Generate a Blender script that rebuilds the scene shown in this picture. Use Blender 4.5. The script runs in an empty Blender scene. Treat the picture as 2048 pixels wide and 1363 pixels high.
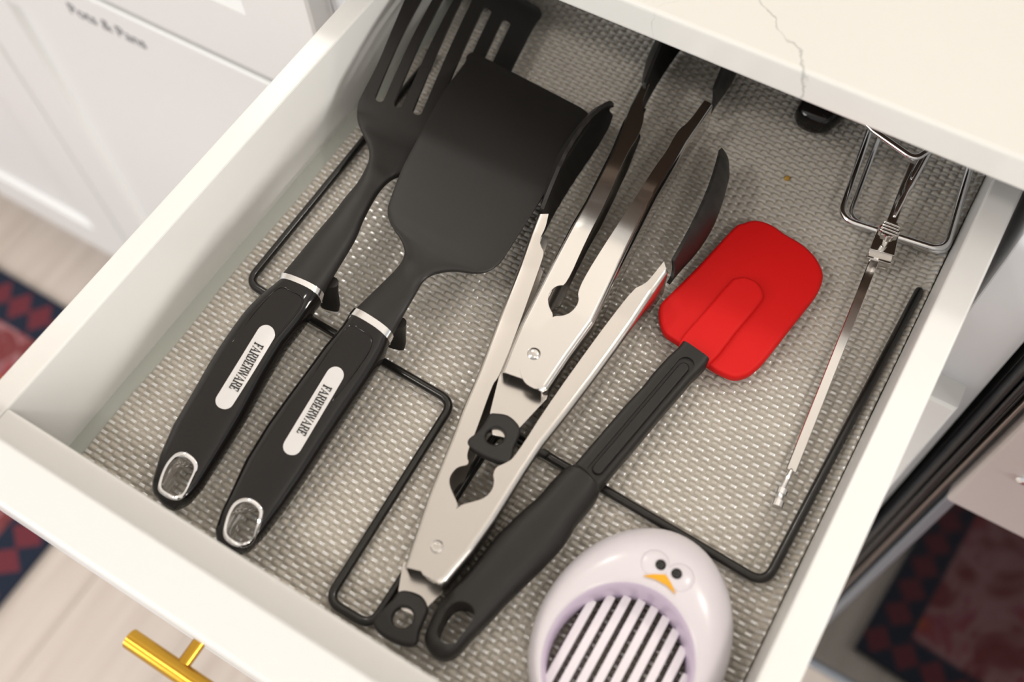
import bpy, bmesh, math, random
import numpy as np
from mathutils import Vector, Matrix
from mathutils.bvhtree import BVHTree

S = bpy.context.scene
COL = S.collection
random.seed(7)
rng = np.random.default_rng(7)

# ------------------------------------------------------------------ camera
CAM_Z = 1.299                    # eye height above the floor; the drawer's liner is at 0.779
ZM = CAM_Z - 0.520
cd = bpy.data.cameras.new('camera')
cam = bpy.data.objects.new('camera', cd)
COL.objects.link(cam)
right = Vector((0.856718, 0.514956, -0.029225))
down = Vector((0.442738, -0.763275, -0.470526))
fwd = Vector((-0.264607, 0.390169, -0.881902))
M = Matrix((right, -down, -fwd)).transposed().to_4x4()
M.translation = Vector((0, 0, CAM_Z))
cam.matrix_world = M
cd.sensor_width = 36.0
cd.lens = 2055.55 / 2048 * 36.0
cd.clip_start = 0.02
cd.dof.use_dof = True
cd.dof.focus_distance = 0.585
cd.dof.aperture_fstop = 3.9
S.camera = cam

# ------------------------------------------------------------------ light
S.view_settings.view_transform = 'Standard'
S.view_settings.look = 'None'
S.view_settings.gamma = 1.0
S.view_settings.use_curve_mapping = False
S.view_settings.exposure = -0.16
w = bpy.data.worlds.new('world')
S.world = w
w.use_nodes = True
bgn = w.node_tree.nodes['Background']
bgn.inputs['Color'].default_value = (0.93, 0.97, 1.0, 1)
bgn.inputs['Strength'].default_value = 0.80

def area(name, loc, target, size, power, color, shape='DISK', size_y=None):
    l = bpy.data.lights.new(name, 'AREA')
    l.shape = shape
    l.size = size
    if size_y: l.size_y = size_y
    l.energy = power
    l.color = color
    o = bpy.data.objects.new(name, l)
    o.location = loc
    d = Vector(target) - Vector(loc)
    o.rotation_euler = d.to_track_quat('-Z', 'Y').to_euler()
    COL.objects.link(o)
    return o

WARM = (1.0, 0.94, 0.875)
area('ceiling_lamp_back', (-1.35, 1.28, 2.44), (-1.35, 1.28, 0), 0.22, 8, WARM)
area('ceiling_lamp_back_right', (0.80, 1.22, 2.44), (0.80, 1.22, 0), 0.22, 9, WARM)
area('ceiling_lamp_front', (-0.9, -0.75, 2.44), (-0.9, -0.75, 0), 0.22, 6.5, WARM)
area('ceiling_lamp_front_right', (0.75, -0.70, 2.44), (0.75, -0.70, 0), 0.22, 7, WARM)
area('ceiling_fill', (-0.3, 1.5, 1.70), (-0.3, 1.5, 3.0), 2.6, 15, WARM, 'RECTANGLE', 0.9)  # added fill aimed upward, brightens the ceiling mirrored in the steel
area('window_light', (-2.1, -2.2, 1.5), (-0.6, 0.37, 0.75), 1.6, 58, (0.97, 0.99, 1.0), 'RECTANGLE', 1.4)
area('side_fill_right', (2.7, -0.35, 1.42), (-0.34, 0.2, 0.82), 0.7, 56, (1.0, 0.97, 0.91), 'RECTANGLE', 0.7)  # added low side fill, brightens the drawer's left inner wall

# ------------------------------------------------------------------ materials
def mat(name, color, rough=0.5, metal=0.0, spec=0.5, coat=0.0, bump=None, var=None, aniso=0.0, trans=0.0):
    m = bpy.data.materials.new(name)
    m.use_nodes = True
    nt = m.node_tree
    b = nt.nodes['Principled BSDF']
    b.inputs['Base Color'].default_value = (*color, 1)
    b.inputs['Roughness'].default_value = rough
    b.inputs['Metallic'].default_value = metal
    b.inputs['Specular IOR Level'].default_value = spec
    b.inputs['Coat Weight'].default_value = coat
    if aniso: b.inputs['Anisotropic'].default_value = aniso
    if trans: b.inputs['Transmission Weight'].default_value = trans
    tc = nt.nodes.new('ShaderNodeTexCoord')
    if bump:
        scale, strength, dist = bump
        n = nt.nodes.new('ShaderNodeTexNoise')
        n.inputs['Scale'].default_value = scale
        n.inputs['Detail'].default_value = 4
        nt.links.new(tc.outputs['Object'], n.inputs['Vector'])
        bp = nt.nodes.new('ShaderNodeBump')
        bp.inputs['Strength'].default_value = strength
        bp.inputs['Distance'].default_value = dist
        nt.links.new(n.outputs['Fac'], bp.inputs['Height'])
        nt.links.new(bp.outputs['Normal'], b.inputs['Normal'])
    if var:
        scale, amt = var
        n = nt.nodes.new('ShaderNodeTexNoise')
        n.inputs['Scale'].default_value = scale
        n.inputs['Detail'].default_value = 5
        nt.links.new(tc.outputs['Object'], n.inputs['Vector'])
        r = nt.nodes.new('ShaderNodeValToRGB')
        r.color_ramp.elements[0].position = 0.3
        r.color_ramp.elements[1].position = 0.7
        r.color_ramp.elements[0].color = (*[c * (1 - amt) for c in color], 1)
        r.color_ramp.elements[1].color = (*[min(1, c * (1 + amt)) for c in color], 1)
        nt.links.new(n.outputs['Fac'], r.inputs['Fac'])
        nt.links.new(r.outputs['Color'], b.inputs['Base Color'])
    return m

M_WHITE = mat('white_paint', (0.70, 0.70, 0.69), 0.35, bump=(60, 0.03, 0.001))
M_MELA = mat('white_melamine', (0.745, 0.735, 0.715), 0.28, var=(8, 0.02))
M_CARC = mat('carcass_white', (0.70, 0.71, 0.73), 0.45)
M_WALL = mat('room_wall_paint', (0.78, 0.74, 0.68), 0.8, bump=(120, 0.05, 0.001))
M_CEIL = mat('ceiling_paint', (0.85, 0.83, 0.79), 0.9)
M_PILLOW = mat('liner_vinyl_matte', (0.50, 0.465, 0.41), 0.36, var=(30, 0.08), bump=(900, 0.08, 0.0005))
M_STRAND = mat('liner_vinyl_glossy', (0.70, 0.695, 0.68), 0.27, 0.30, spec=0.8)
M_BASE = mat('grey_drawer_base', (0.42, 0.44, 0.40), 0.4)
M_NYLON = mat('black_nylon', (0.015, 0.0135, 0.0125), 0.45, spec=0.36, bump=(1500, 0.10, 0.0003))
M_NYLONR = mat('black_rubber', (0.020, 0.0185, 0.0175), 0.6, spec=0.35, bump=(1500, 0.15, 0.0003))
M_GLOSS = mat('black_gloss_plastic', (0.009, 0.0075, 0.007), 0.10, spec=0.42)
M_CHROME = mat('chrome', (0.86, 0.86, 0.87), 0.07, 1.0)
M_STEEL = mat('brushed_steel', (0.66, 0.63, 0.60), 0.22, 1.0, bump=(250, 0.03, 0.0003))
M_POLISH = mat('polished_steel', (0.72, 0.70, 0.68), 0.13, 1.0)
M_PLATE = mat('satin_silver_plate', (0.72, 0.71, 0.71), 0.38, 0.55)
M_INK = mat('black_print', (0.012, 0.012, 0.012), 0.5)
M_GREYINK = mat('grey_print', (0.17, 0.17, 0.18), 0.6)
M_RED = mat('red_silicone', (0.66, 0.008, 0.008), 0.5, spec=0.22, bump=(1800, 0.08, 0.0003))
M_WIRE = mat('black_coated_wire', (0.012, 0.011, 0.010), 0.22)
M_LAV = mat('lavender_plastic', (0.70, 0.60, 0.76), 0.3)
M_EGG = mat('white_egg_plastic', (0.74, 0.70, 0.75), 0.22)
M_SLAT = mat('white_slat_plastic', (0.86, 0.82, 0.87), 0.25)
M_EYE = mat('black_bead', (0.004, 0.004, 0.004), 0.08)
M_BEAK = mat('yellow_beak_plastic', (0.85, 0.42, 0.01), 0.35)
M_GOLD = mat('brushed_gold', (0.56, 0.31, 0.04), 0.24, 1.0, bump=(90, 0.05, 0.0005))
M_PLY = mat('plywood_brown', (0.16, 0.11, 0.075), 0.6, var=(14, 0.2))
M_DARK = mat('dark_cavity', (0.02, 0.02, 0.022), 0.7)
M_GASKET = mat('black_gasket_rubber', (0.008, 0.009, 0.011), 0.3)
M_TRIMDARK = mat('dark_steel_trim', (0.30, 0.27, 0.25), 0.35, 1.0)
M_TRIMBLUE = mat('grey_steel_trim', (0.32, 0.36, 0.42), 0.4, 0.9)
M_SS = mat('brushed_stainless', (0.62, 0.58, 0.57), 0.5, 0.6, bump=(400, 0.05, 0.0003))
M_GLASS = mat('black_oven_glass', (0.004, 0.004, 0.004), 0.05, spec=0.6)
M_CRUMB = mat('golden_crumb', (0.50, 0.30, 0.05), 0.7)

def nodes_of(m):
    return m.node_tree, m.node_tree.nodes['Principled BSDF']

def floor_mat():
    m = mat('grey_oak_plank', (0.42, 0.37, 0.33), 0.45)
    nt, b = nodes_of(m)
    tc = nt.nodes.new('ShaderNodeTexCoord')
    mp = nt.nodes.new('ShaderNodeMapping'); mp.inputs['Scale'].default_value = (26, 1.6, 1)
    n = nt.nodes.new('ShaderNodeTexNoise'); n.inputs['Scale'].default_value = 2.0; n.inputs['Detail'].default_value = 6
    nt.links.new(tc.outputs['Object'], mp.inputs['Vector']); nt.links.new(mp.outputs['Vector'], n.inputs['Vector'])
    oi = nt.nodes.new('ShaderNodeObjectInfo')
    mx = nt.nodes.new('ShaderNodeMath'); mx.operation = 'MULTIPLY_ADD'
    mx.inputs[1].default_value = 0.15
    nt.links.new(oi.outputs['Random'], mx.inputs[0]); nt.links.new(n.outputs['Fac'], mx.inputs[2])
    r = nt.nodes.new('ShaderNodeValToRGB')
    r.color_ramp.elements[0].position = 0.3; r.color_ramp.elements[0].color = (0.46, 0.39, 0.345, 1)
    r.color_ramp.elements[1].position = 0.9; r.color_ramp.elements[1].color = (0.62, 0.55, 0.50, 1)
    nt.links.new(mx.outputs[0], r.inputs['Fac']); nt.links.new(r.outputs['Color'], b.inputs['Base Color'])
    return m
M_FLOOR = floor_mat()

def quartz_mat():
    """off-white quartz with thin grey veins that wander across the slab"""
    m = mat('white_quartz', (0.80, 0.785, 0.745), 0.16, spec=0.5)
    nt, b = nodes_of(m)
    tc = nt.nodes.new('ShaderNodeTexCoord')
    sep = nt.nodes.new('ShaderNodeSeparateXYZ'); nt.links.new(tc.outputs['Object'], sep.inputs[0])
    def math_(op, a, bb, c=None):
        n = nt.nodes.new('ShaderNodeMath'); n.operation = op
        for i, v in enumerate((a, bb, c)):
            if v is None: continue
            if isinstance(v, (int, float)): n.inputs[i].default_value = v
            else: nt.links.new(v, n.inputs[i])
        return n.outputs[0]
    nz = nt.nodes.new('ShaderNodeTexNoise'); nz.inputs['Scale'].default_value = 60; nz.inputs['Detail'].default_value = 5
    nt.links.new(tc.outputs['Object'], nz.inputs['Vector'])
    brk = nt.nodes.new('ShaderNodeTexNoise'); brk.inputs['Scale'].default_value = 45; brk.inputs['Detail'].default_value = 2
    nt.links.new(tc.outputs['Object'], brk.inputs['Vector'])
    acc = None
    for a, k, wd in ((0.3145, -0.83, 0.0013), (0.655, 1.9, 0.0005), (0.4635, 0.42, 0.0004), (0.52, -0.35, 0.0012)):
        # vein: x*k + a + noise = y
        f = math_('MULTIPLY_ADD', sep.outputs[0], k, a)
        f = math_('SUBTRACT', f, sep.outputs[1])
        nn = math_('MULTIPLY_ADD', nz.outputs['Fac'], 0.024, -0.012)
        f = math_('ABSOLUTE', math_('ADD', f, nn), 0)
        f = math_('DIVIDE', f, wd)
        f = math_('SUBTRACT', 1.0, f)
        f = math_('MAXIMUM', f, 0.0)
        gate = math_('MULTIPLY_ADD', brk.outputs['Fac'], 5.0, -1.7)
        gate = math_('MINIMUM', math_('MAXIMUM', gate, 0.0), 1.0)
        f = math_('MULTIPLY', f, gate)
        acc = f if acc is None else math_('MAXIMUM', acc, f)
    cl = nt.nodes.new('ShaderNodeTexNoise'); cl.inputs['Scale'].default_value = 9; cl.inputs['Detail'].default_value = 4
    nt.links.new(tc.outputs['Object'], cl.inputs['Vector'])
    base = nt.nodes.new('ShaderNodeMix'); base.data_type = 'RGBA'
    nt.links.new(cl.outputs['Fac'], base.inputs[0])
    base.inputs[6].default_value = (0.635, 0.62, 0.585, 1); base.inputs[7].default_value = (0.67, 0.655, 0.62, 1)
    mx = nt.nodes.new('ShaderNodeMix'); mx.data_type = 'RGBA'
    fac = math_('MULTIPLY', acc, 0.6)
    nt.links.new(fac, mx.inputs[0])
    nt.links.new(base.outputs[2], mx.inputs[6]); mx.inputs[7].default_value = (0.24, 0.24, 0.235, 1)
    nt.links.new(mx.outputs[2], b.inputs['Base Color'])
    return m
M_QUARTZ = quartz_mat()

def rug_border_mat():
    """woven border: red diamonds on navy"""
    m = mat('rug_border_weave', (0.02, 0.03, 0.06), 0.95, bump=(500, 0.4, 0.002))
    nt, b = nodes_of(m)
    tc = nt.nodes.new('ShaderNodeTexCoord')
    sep = nt.nodes.new('ShaderNodeSeparateXYZ'); nt.links.new(tc.outputs['UV'], sep.inputs[0])
    def math_(op, a, bb=None):
        n = nt.nodes.new('ShaderNodeMath'); n.operation = op
        for i, v in enumerate((a, bb)):
            if v is None: continue
            if isinstance(v, (int, float)): n.inputs[i].default_value = v
            else: nt.links.new(v, n.inputs[i])
        return n.outputs[0]
    u = math_('ABSOLUTE', math_('SUBTRACT', math_('FRACT', sep.outputs[0]), 0.5))
    v = math_('ABSOLUTE', math_('SUBTRACT', sep.outputs[1], 0.5))
    d = math_('ADD', math_('MULTIPLY', u, 2.0), math_('MULTIPLY', v, 2.6))
    f = math_('LESS_THAN', d, 1.0)
    mx = nt.nodes.new('ShaderNodeMix'); mx.data_type = 'RGBA'
    nt.links.new(f, mx.inputs[0])
    mx.inputs[6].default_value = (0.003, 0.009, 0.026, 1); mx.inputs[7].default_value = (0.12, 0.016, 0.026, 1)
    nt.links.new(mx.outputs[2], b.inputs['Base Color'])
    return m
M_BORDER = rug_border_mat()

def rug_field_mat():
    m = mat('rug_field_weave', (0.2, 0.05, 0.06), 0.95, bump=(500, 0.4, 0.002))
    nt, b = nodes_of(m)
    tc = nt.nodes.new('ShaderNodeTexCoord')
    n = nt.nodes.new('ShaderNodeTexNoise'); n.inputs['Scale'].default_value = 9; n.inputs['Detail'].default_value = 3
    n.inputs['Distortion'].default_value = 1.2
    nt.links.new(tc.outputs['Object'], n.inputs['Vector'])
    r = nt.nodes.new('ShaderNodeValToRGB')
    e = r.color_ramp.elements
    e[0].position = 0.30; e[0].color = (0.10, 0.012, 0.02, 1)
    e[1].position = 0.72; e[1].color = (0.372, 0.204, 0.03, 1)
    for p, c in ((0.40, (0.18, 0.042, 0.042, 1)), (0.47, (0.16, 0.02, 0.025, 1)), (0.54, (0.312, 0.156, 0.162, 1)), (0.60, (0.22, 0.04, 0.06, 1)), (0.66, (0.30, 0.05, 0.02, 1))):
        x = e.new(p); x.color = c
    nt.links.new(n.outputs['Fac'], r.inputs['Fac']); nt.links.new(r.outputs['Color'], b.inputs['Base Color'])
    return m
M_FIELD = rug_field_mat()

# ------------------------------------------------------------------ helpers
def V(p):
    """drawer millimetres (x, y, height above the liner) to world metres"""
    return Vector((p[0] / 1000, p[1] / 1000, ZM + p[2] / 1000))

def thing(name, label, cat, loc, group=None):
    o = bpy.data.objects.new(name, None)
    o.empty_display_size = 0.02
    o.location = loc
    COL.objects.link(o)
    o['label'] = label; o['category'] = cat
    if group: o['group'] = group
    return o

def origin_of(p):
    if p is None: return Vector((0, 0, 0))
    return p.location + origin_of(p.parent)

def link_mesh(name, me, m, parent, smooth=True, angle=40, label=None):
    o = bpy.data.objects.new(name, me)
    if m: me.materials.append(m)
    if parent:
        me.transform(Matrix.Translation(-origin_of(parent)))
        o.parent = parent
    if smooth and len(me.polygons):
        me.polygons.foreach_set('use_smooth', [True] * len(me.polygons))
        me.set_sharp_from_angle(angle=math.radians(angle))
    COL.objects.link(o)
    if label: o['label'] = label
    return o

def mk(name, verts, faces, m, parent=None, smooth=True, angle=40, label=None):
    me = bpy.data.meshes.new(name)
    me.from_pydata([tuple(v) for v in verts], [], faces)
    bm = bmesh.new(); bm.from_mesh(me)
    bmesh.ops.remove_doubles(bm, verts=bm.verts, dist=1e-6)
    bmesh.ops.recalc_face_normals(bm, faces=bm.faces)
    bm.to_mesh(me); bm.free()
    return link_mesh(name, me, m, parent, smooth, angle, label)

def crisp_flats(me, thr=0.998):
    """keep level faces truly flat: split normals where they meet a rounded edge"""
    lvl = {}
    for p in me.polygons:
        f = abs(p.normal.z) > thr
        for k in p.edge_keys: lvl.setdefault(k, []).append(f)
    for e in me.edges:
        v = lvl.get(tuple(sorted(e.vertices)), [])
        if len(v) == 2 and v[0] != v[1]: e.use_edge_sharp = True

def box(name, lo, hi, m, parent=None, bevel=0.0, seg=2, label=None):
    bm = bmesh.new()
    bmesh.ops.create_cube(bm, size=1)
    lo, hi = Vector(lo), Vector(hi)
    for v in bm.verts:
        v.co = Vector([lo[i] + (v.co[i] + 0.5) * (hi[i] - lo[i]) for i in range(3)])
    if bevel > 0:
        bmesh.ops.bevel(bm, geom=bm.edges[:], offset=bevel, segments=seg, affect='EDGES', profile=0.5)
    me = bpy.data.meshes.new(name); bm.to_mesh(me); bm.free()
    return link_mesh(name, me, m, parent, False, 40, label)

def loft(name, rings, m, parent=None, cap=True, closed=False, angle=40, label=None):
    n = len(rings[0]); vs = [v for r in rings for v in r]; fs = []
    for i in range(len(rings) - (0 if closed else 1)):
        a, b = i * n, ((i + 1) % len(rings)) * n
        for j in range(n):
            k = (j + 1) % n
            fs.append((a + j, a + k, b + k, b + j))
    if cap and not closed:
        fs.append(tuple(range(n - 1, -1, -1))); fs.append(tuple(range((len(rings) - 1) * n, len(rings) * n)))
    return mk(name, vs, fs, m, parent, True, angle, label)

def ring(c, u, v, e=2.4, n=24):
    out = []
    for i in range(n):
        t = 2 * math.pi * i / n
        cs, sn = math.cos(t), math.sin(t)
        out.append(c + u * math.copysign(abs(cs) ** (2 / e), cs) + v * math.copysign(abs(sn) ** (2 / e), sn))
    return out

def fillet(path, r, closed=False, n=6):
    """round the corners of a polyline of Vectors"""
    out = []; N = len(path)
    rr = r if isinstance(r, (list, tuple)) else [r] * N
    for i, p in enumerate(path):
        if not closed and i in (0, N - 1):
            out.append(p); continue
        a = path[i - 1]; b = path[(i + 1) % N]
        d1 = (a - p).normalized(); d2 = (b - p).normalized()
        ang = d1.angle(d2)
        if ang > math.pi - 0.02: out.append(p); continue
        t = min(rr[i] / math.tan(ang / 2), 0.49 * (a - p).length, 0.49 * (b - p).length)
        p1 = p + d1 * t; p2 = p + d2 * t
        for k in range(n + 1):
            s = k / n
            out.append(p1 * (1 - s) ** 2 + p * 2 * s * (1 - s) + p2 * s * s)
    return out

def tube(name, path, r, m, parent=None, closed=False, n=10, label=None, cap_round=True):
    P = [Vector(p) for p in path]
    N = len(P)
    rings = []; up = None
    rad = r if isinstance(r, (list, tuple)) else [r] * N
    for i in range(N):
        if closed: t = (P[(i + 1) % N] - P[i - 1])
        else: t = P[min(i + 1, N - 1)] - P[max(i - 1, 0)]
        t.normalize()
        if up is None: up = Vector((0, 0, 1)) if abs(t.z) < 0.9 else Vector((1, 0, 0))
        s = t.cross(up)
        if s.length < 1e-6: s = t.orthogonal()
        s.normalize(); up = s.cross(t).normalized()
        rings.append([P[i] + (s * math.cos(2 * math.pi * k / n) + up * math.sin(2 * math.pi * k / n)) * rad[i] for k in range(n)])
    if not closed and cap_round:
        for end, sgn in ((0, -1), (N - 1, 1)):
            t = (P[1] - P[0]).normalized() if end == 0 else (P[-1] - P[-2]).normalized()
            rc = []
            for q in (0.5, 0.85):
                rr = math.sqrt(1 - q * q)
                rc.append([P[end] + (v - P[end]) * rr + t * sgn * q * rad[end] for v in (rings[0] if end == 0 else rings[-1])])
            if end == 0: first = rc[::-1]
            else: rings = rings + rc
        rings = first + rings
    return loft(name, rings, m, parent, True, closed, 60, label)

def catmull(pts, sub=4, closed=True):
    P = [Vector(p) for p in pts]; N = len(P); out = []
    rngs = range(N) if closed else range(N - 1)
    for i in rngs:
        if closed: a, b, c, d = P[i - 1], P[i], P[(i + 1) % N], P[(i + 2) % N]
        else: a, b, c, d = P[max(i - 1, 0)], P[i], P[i + 1], P[min(i + 2, N - 1)]
        for k in range(sub):
            t = k / sub
            out.append(0.5 * (2 * b + (c - a) * t + (2 * a - 5 * b + 4 * c - d) * t * t + (3 * b - a - 3 * c + d) * t ** 3))
    if not closed: out.append(P[-1])
    return out

def plate(name, outline, holes, h0, h1, bevel, m, parent=None, label=None, angle=40):
    """flat plate from a plan outline in drawer mm, heights in mm, with rounded edges"""
    cu = bpy.data.curves.new(name, 'CURVE'); cu.dimensions = '2D'; cu.fill_mode = 'BOTH'
    bevel = min(bevel, (h1 - h0) / 2 * 0.98)
    for pts in [outline] + list(holes):
        sp = cu.splines.new('POLY'); sp.points.add(len(pts) - 1)
        for q, p in zip(sp.points, pts): q.co = (p[0] / 1000, p[1] / 1000, 0, 1)
        sp.use_cyclic_u = True
    cu.extrude = ((h1 - h0) / 2 - bevel) / 1000
    cu.bevel_depth = bevel / 1000; cu.bevel_resolution = 2; cu.offset = -bevel / 1000
    o = bpy.data.objects.new(name, cu); COL.objects.link(o)
    me = bpy.data.meshes.new_from_object(o.evaluated_get(bpy.context.evaluated_depsgraph_get()))
    bpy.data.objects.remove(o); bpy.data.curves.remove(cu)
    me.name = name; me.materials.clear()
    me.transform(Matrix.Translation((0, 0, ZM + (h0 + h1) / 2000)))
    o = link_mesh(name, me, m, parent, True, angle, label)
    crisp_flats(o.data)
    return o

def cut(o, cutters):
    """boolean difference, applied"""
    for c in cutters:
        md = o.modifiers.new('cut', 'BOOLEAN'); md.operation = 'DIFFERENCE'; md.object = c; md.solver = 'EXACT'
    bpy.context.view_layer.update()
    me = bpy.data.meshes.new_from_object(o.evaluated_get(bpy.context.evaluated_depsgraph_get()))
    o.modifiers.clear()
    me.polygons.foreach_set('use_smooth', [True] * len(me.polygons))
    me.set_sharp_from_angle(angle=math.radians(35))
    old = o.data; o.data = me; bpy.data.meshes.remove(old)
    for c in cutters: bpy.data.objects.remove(c)

def solidify(o, th, offset=-1):
    md = o.modifiers.new('s', 'SOLIDIFY'); md.thickness = th; md.offset = offset
    bpy.context.view_layer.update()
    me = bpy.data.meshes.new_from_object(o.evaluated_get(bpy.context.evaluated_depsgraph_get()))
    o.modifiers.clear()
    me.polygons.foreach_set('use_smooth', [True] * len(me.polygons))
    me.set_sharp_from_angle(angle=math.radians(40))
    old = o.data; o.data = me; bpy.data.meshes.remove(old)

def disc_pts(c, r, n=24):
    return [(c[0] + r * math.cos(2 * math.pi * i / n), c[1] + r * math.sin(2 * math.pi * i / n)) for i in range(n)]

def capsule(a, b, r, n=10):
    a = Vector(a[:2]); b = Vector(b[:2]); d = (b - a).normalized(); t0 = math.atan2(d.y, d.x)
    out = []
    for k in range(n + 1):
        t = t0 - math.pi / 2 + math.pi * k / n
        out.append((b.x + r * math.cos(t), b.y + r * math.sin(t)))
    for k in range(n + 1):
        t = t0 + math.pi / 2 + math.pi * k / n
        out.append((a.x + r * math.cos(t), a.y + r * math.sin(t)))
    return out

def lathe(name, prof, c, m, parent=None, n=20, axis='Z', label=None):
    """prof: (radius, height) in metres about an axis through c"""
    rings = []
    for r, h in prof:
        rg = []
        for i in range(n):
            t = 2 * math.pi * i / n
            a, b = max(r, 1e-5) * math.cos(t), max(r, 1e-5) * math.sin(t)
            q = {'Z': (a, b, h), 'X': (h, a, b), 'Y': (a, h, b)}[axis]
            rg.append(Vector(c) + Vector(q))
        rings.append(rg)
    return loft(name, rings, m, parent, True, False, 40, label)

def bvh_of(o):
    off = origin_of(o.parent) if o.parent else Vector()
    me = o.data
    return BVHTree.FromPolygons([v.co + off for v in me.vertices], [tuple(p.vertices) for p in me.polygons])

def on_top(bvh, x, y, lift=0.0):
    """world point on the upper surface above drawer position x, y (mm)"""
    hit = bvh.ray_cast(Vector((x / 1000, y / 1000, ZM + 0.2)), Vector((0, 0, -1)))
    return hit[0] + hit[1] * lift if hit[0] else Vector((x / 1000, y / 1000, ZM))

def patch(name, outline, bvh, lift, m, parent, label=None, thick=0.0006):
    """a thin piece laid on a curved surface: outline in drawer mm, draped"""
    bm = bmesh.new()
    vs = [bm.verts.new((p[0] / 1000, p[1] / 1000, 0)) for p in outline]
    bm.faces.new(vs)
    bmesh.ops.triangulate(bm, faces=bm.faces[:])
    for _ in range(2):
        bmesh.ops.subdivide_edges(bm, edges=bm.edges[:], cuts=1, use_grid_fill=True)
    bmesh.ops.triangulate(bm, faces=bm.faces[:])
    for v in bm.verts: v.co = on_top(bvh, v.co.x * 1000, v.co.y * 1000, lift)
    bmesh.ops.recalc_face_normals(bm, faces=bm.faces[:])
    if sum(f.normal.z for f in bm.faces) < 0: bmesh.ops.reverse_faces(bm, faces=bm.faces[:])
    me = bpy.data.meshes.new(name); bm.to_mesh(me); bm.free()
    o = link_mesh(name, me, m, parent, True, 60, label)
    if thick: solidify(o, thick, -1)
    return o

# ------------------------------------------------------------------ the setting
CZ = CAM_Z
floor = box('floor', (-3.0, -3.0, -0.02), (3.0, 3.2, -0.006), M_FLOOR)
floor['kind'] = 'structure'
plank_me = None
for ix in range(20):
    x0 = -2.35 + ix * 0.152
    off = (ix * 0.437) % 1.2
    for iy in range(4):
        y0 = -2.2 + off + iy * 1.205 - 0.6
        if plank_me is None:
            o = box('plank', (0.0003, 0.0003, -0.006), (0.1517, 1.2047, 0.0), M_FLOOR, None, 0.0007, 1)
            plank_me = o.data
        else:
            o = bpy.data.objects.new('plank', plank_me); COL.objects.link(o)
        o.location = (x0, y0, 0)
        o.parent = floor
ceil = box('ceiling', (-3.0, -3.0, 2.46), (3.0, 3.2, 2.5), M_CEIL); ceil['kind'] = 'structure'
wb = box('wall_back', (-3.0, 3.2, 0), (3.0, 3.25, 2.46), M_WALL); wb['kind'] = 'structure'
wl = box('wall_left', (-3.05, -3.0, 0), (-3.0, 3.2, 2.46), M_WALL); wl['kind'] = 'structure'

# ------------------------------------------------------------------ cabinets
YF = 0.370           # plane of the drawer fronts
YC = 0.390           # plane of the carcass edges

def shaker(name, x0, x1, z0, z1, parent, rail=0.065, m=M_WHITE):
    """shaker front: flat frame with a recessed centre panel"""
    rings = []
    def rect(a, b, c, d, y): return [Vector((a, y, c)), Vector((b, y, c)), Vector((b, y, d)), Vector((a, y, d))]
    r = rail
    seq = [rect(x0, x1, z0, z1, YC), rect(x0, x1, z0, z1, YF + 0.002), rect(x0 + .002, x1 - .002, z0 + .002, z1 - .002, YF),
           rect(x0 + r, x1 - r, z0 + r, z1 - r, YF), rect(x0 + r + .006, x1 - r - .006, z0 + r + .006, z1 - r - .006, YF + .007)]
    return loft(name, seq, m, parent, True, False, 20)

def base_cabinet(label, x0, x1, drawer_open=False):
    t = thing('base_cabinet', label, 'cabinet', ((x0 + x1) / 2, YC + 0.28, 0))
    zt = CZ - 0.4055
    if drawer_open: zt -= 0.020
    box('gable', (x0, YC, 0.10), (x0 + 0.018, 1.0, zt), M_CARC, t, 0.0008, 1)
    box('gable', (x1 - 0.018 if not drawer_open else x1 - 0.036, YC, 0.10), (x1, 1.0, zt), M_CARC, t, 0.0008, 1)
    box('back_panel', (x0 + 0.018, 0.985, 0.10), (x1 - 0.036, 1.0, zt), M_CARC, t)
    box('bottom_panel', (x0 + 0.018, YC, 0.10), (x1 - 0.036, 0.985, 0.118), M_CARC, t)
    box('toe_kick', (x0, YC + 0.06, 0.0), (x1, YC + 0.075, 0.098), M_WHITE, t)
    return t, zt

ca, zt = base_cabinet('white base cabinet left of the open drawer with lettered lower front', -0.860, -0.3985)
box('cross_rail', (-0.842, YC, CZ - 0.618), (-0.4165, YC + 0.05, CZ - 0.600), M_CARC, ca)
shaker('drawer_front', -0.8585, -0.4000, CZ - 0.6035, zt - 0.004, ca)
lowf = shaker('door_front', -0.8585, -0.4000, 0.082, CZ - 0.6105, ca)
cb, _ = base_cabinet('white base cabinet at the far left edge beyond the lettered one', -1.322, -0.8615)
shaker('drawer_front', -1.3205, -0.8630, CZ - 0.6035, zt - 0.004, cb)
shaker('door_front', -1.3205, -0.8630, 0.082, CZ - 0.6105, cb)
cb2, _ = base_cabinet('white base cabinet that holds the open utensil drawer', -0.3975, 0.0985, True)
shaker('drawer_front', -0.3935, 0.0895, 0.082, CZ - 0.6105, cb2)
box('reflected_plywood', (-0.3965, 0.393, CZ - 0.4245), (0.0975, 1.0, CZ - 0.4045), M_PLY, cb2, label='unseen brown plywood added under the slab for its reflection')  # out of view, added so the tongs reflect dark brown
box('cross_rail', (-0.3795, YC + 0.0, CZ - 0.618), (0.0625, YC + 0.05, CZ - 0.600), M_CARC, cb2)

# "Pots & Pans" lettering on the lower front of the left cabinet
tx = bpy.data.curves.new('lettering', 'FONT'); tx.body = 'Pots & Pans'; tx.size = 0.0185; tx.align_x = 'CENTER'; tx.align_y = 'CENTER'
tx.extrude = 0.0002
to = bpy.data.objects.new('lettering', tx); COL.objects.link(to)
me = bpy.data.meshes.new_from_object(to.evaluated_get(bpy.context.evaluated_depsgraph_get()))
bpy.data.objects.remove(to)
me.materials.clear()
me.transform(Matrix.Translation((-0.649, YF - 0.0003, CZ - 0.6385)) @ Matrix.Rotation(math.pi / 2, 4, 'X'))
link_mesh('lettering', me, M_GREYINK, lowf, False, label='dark lettering reading Pots & Pans')

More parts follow.
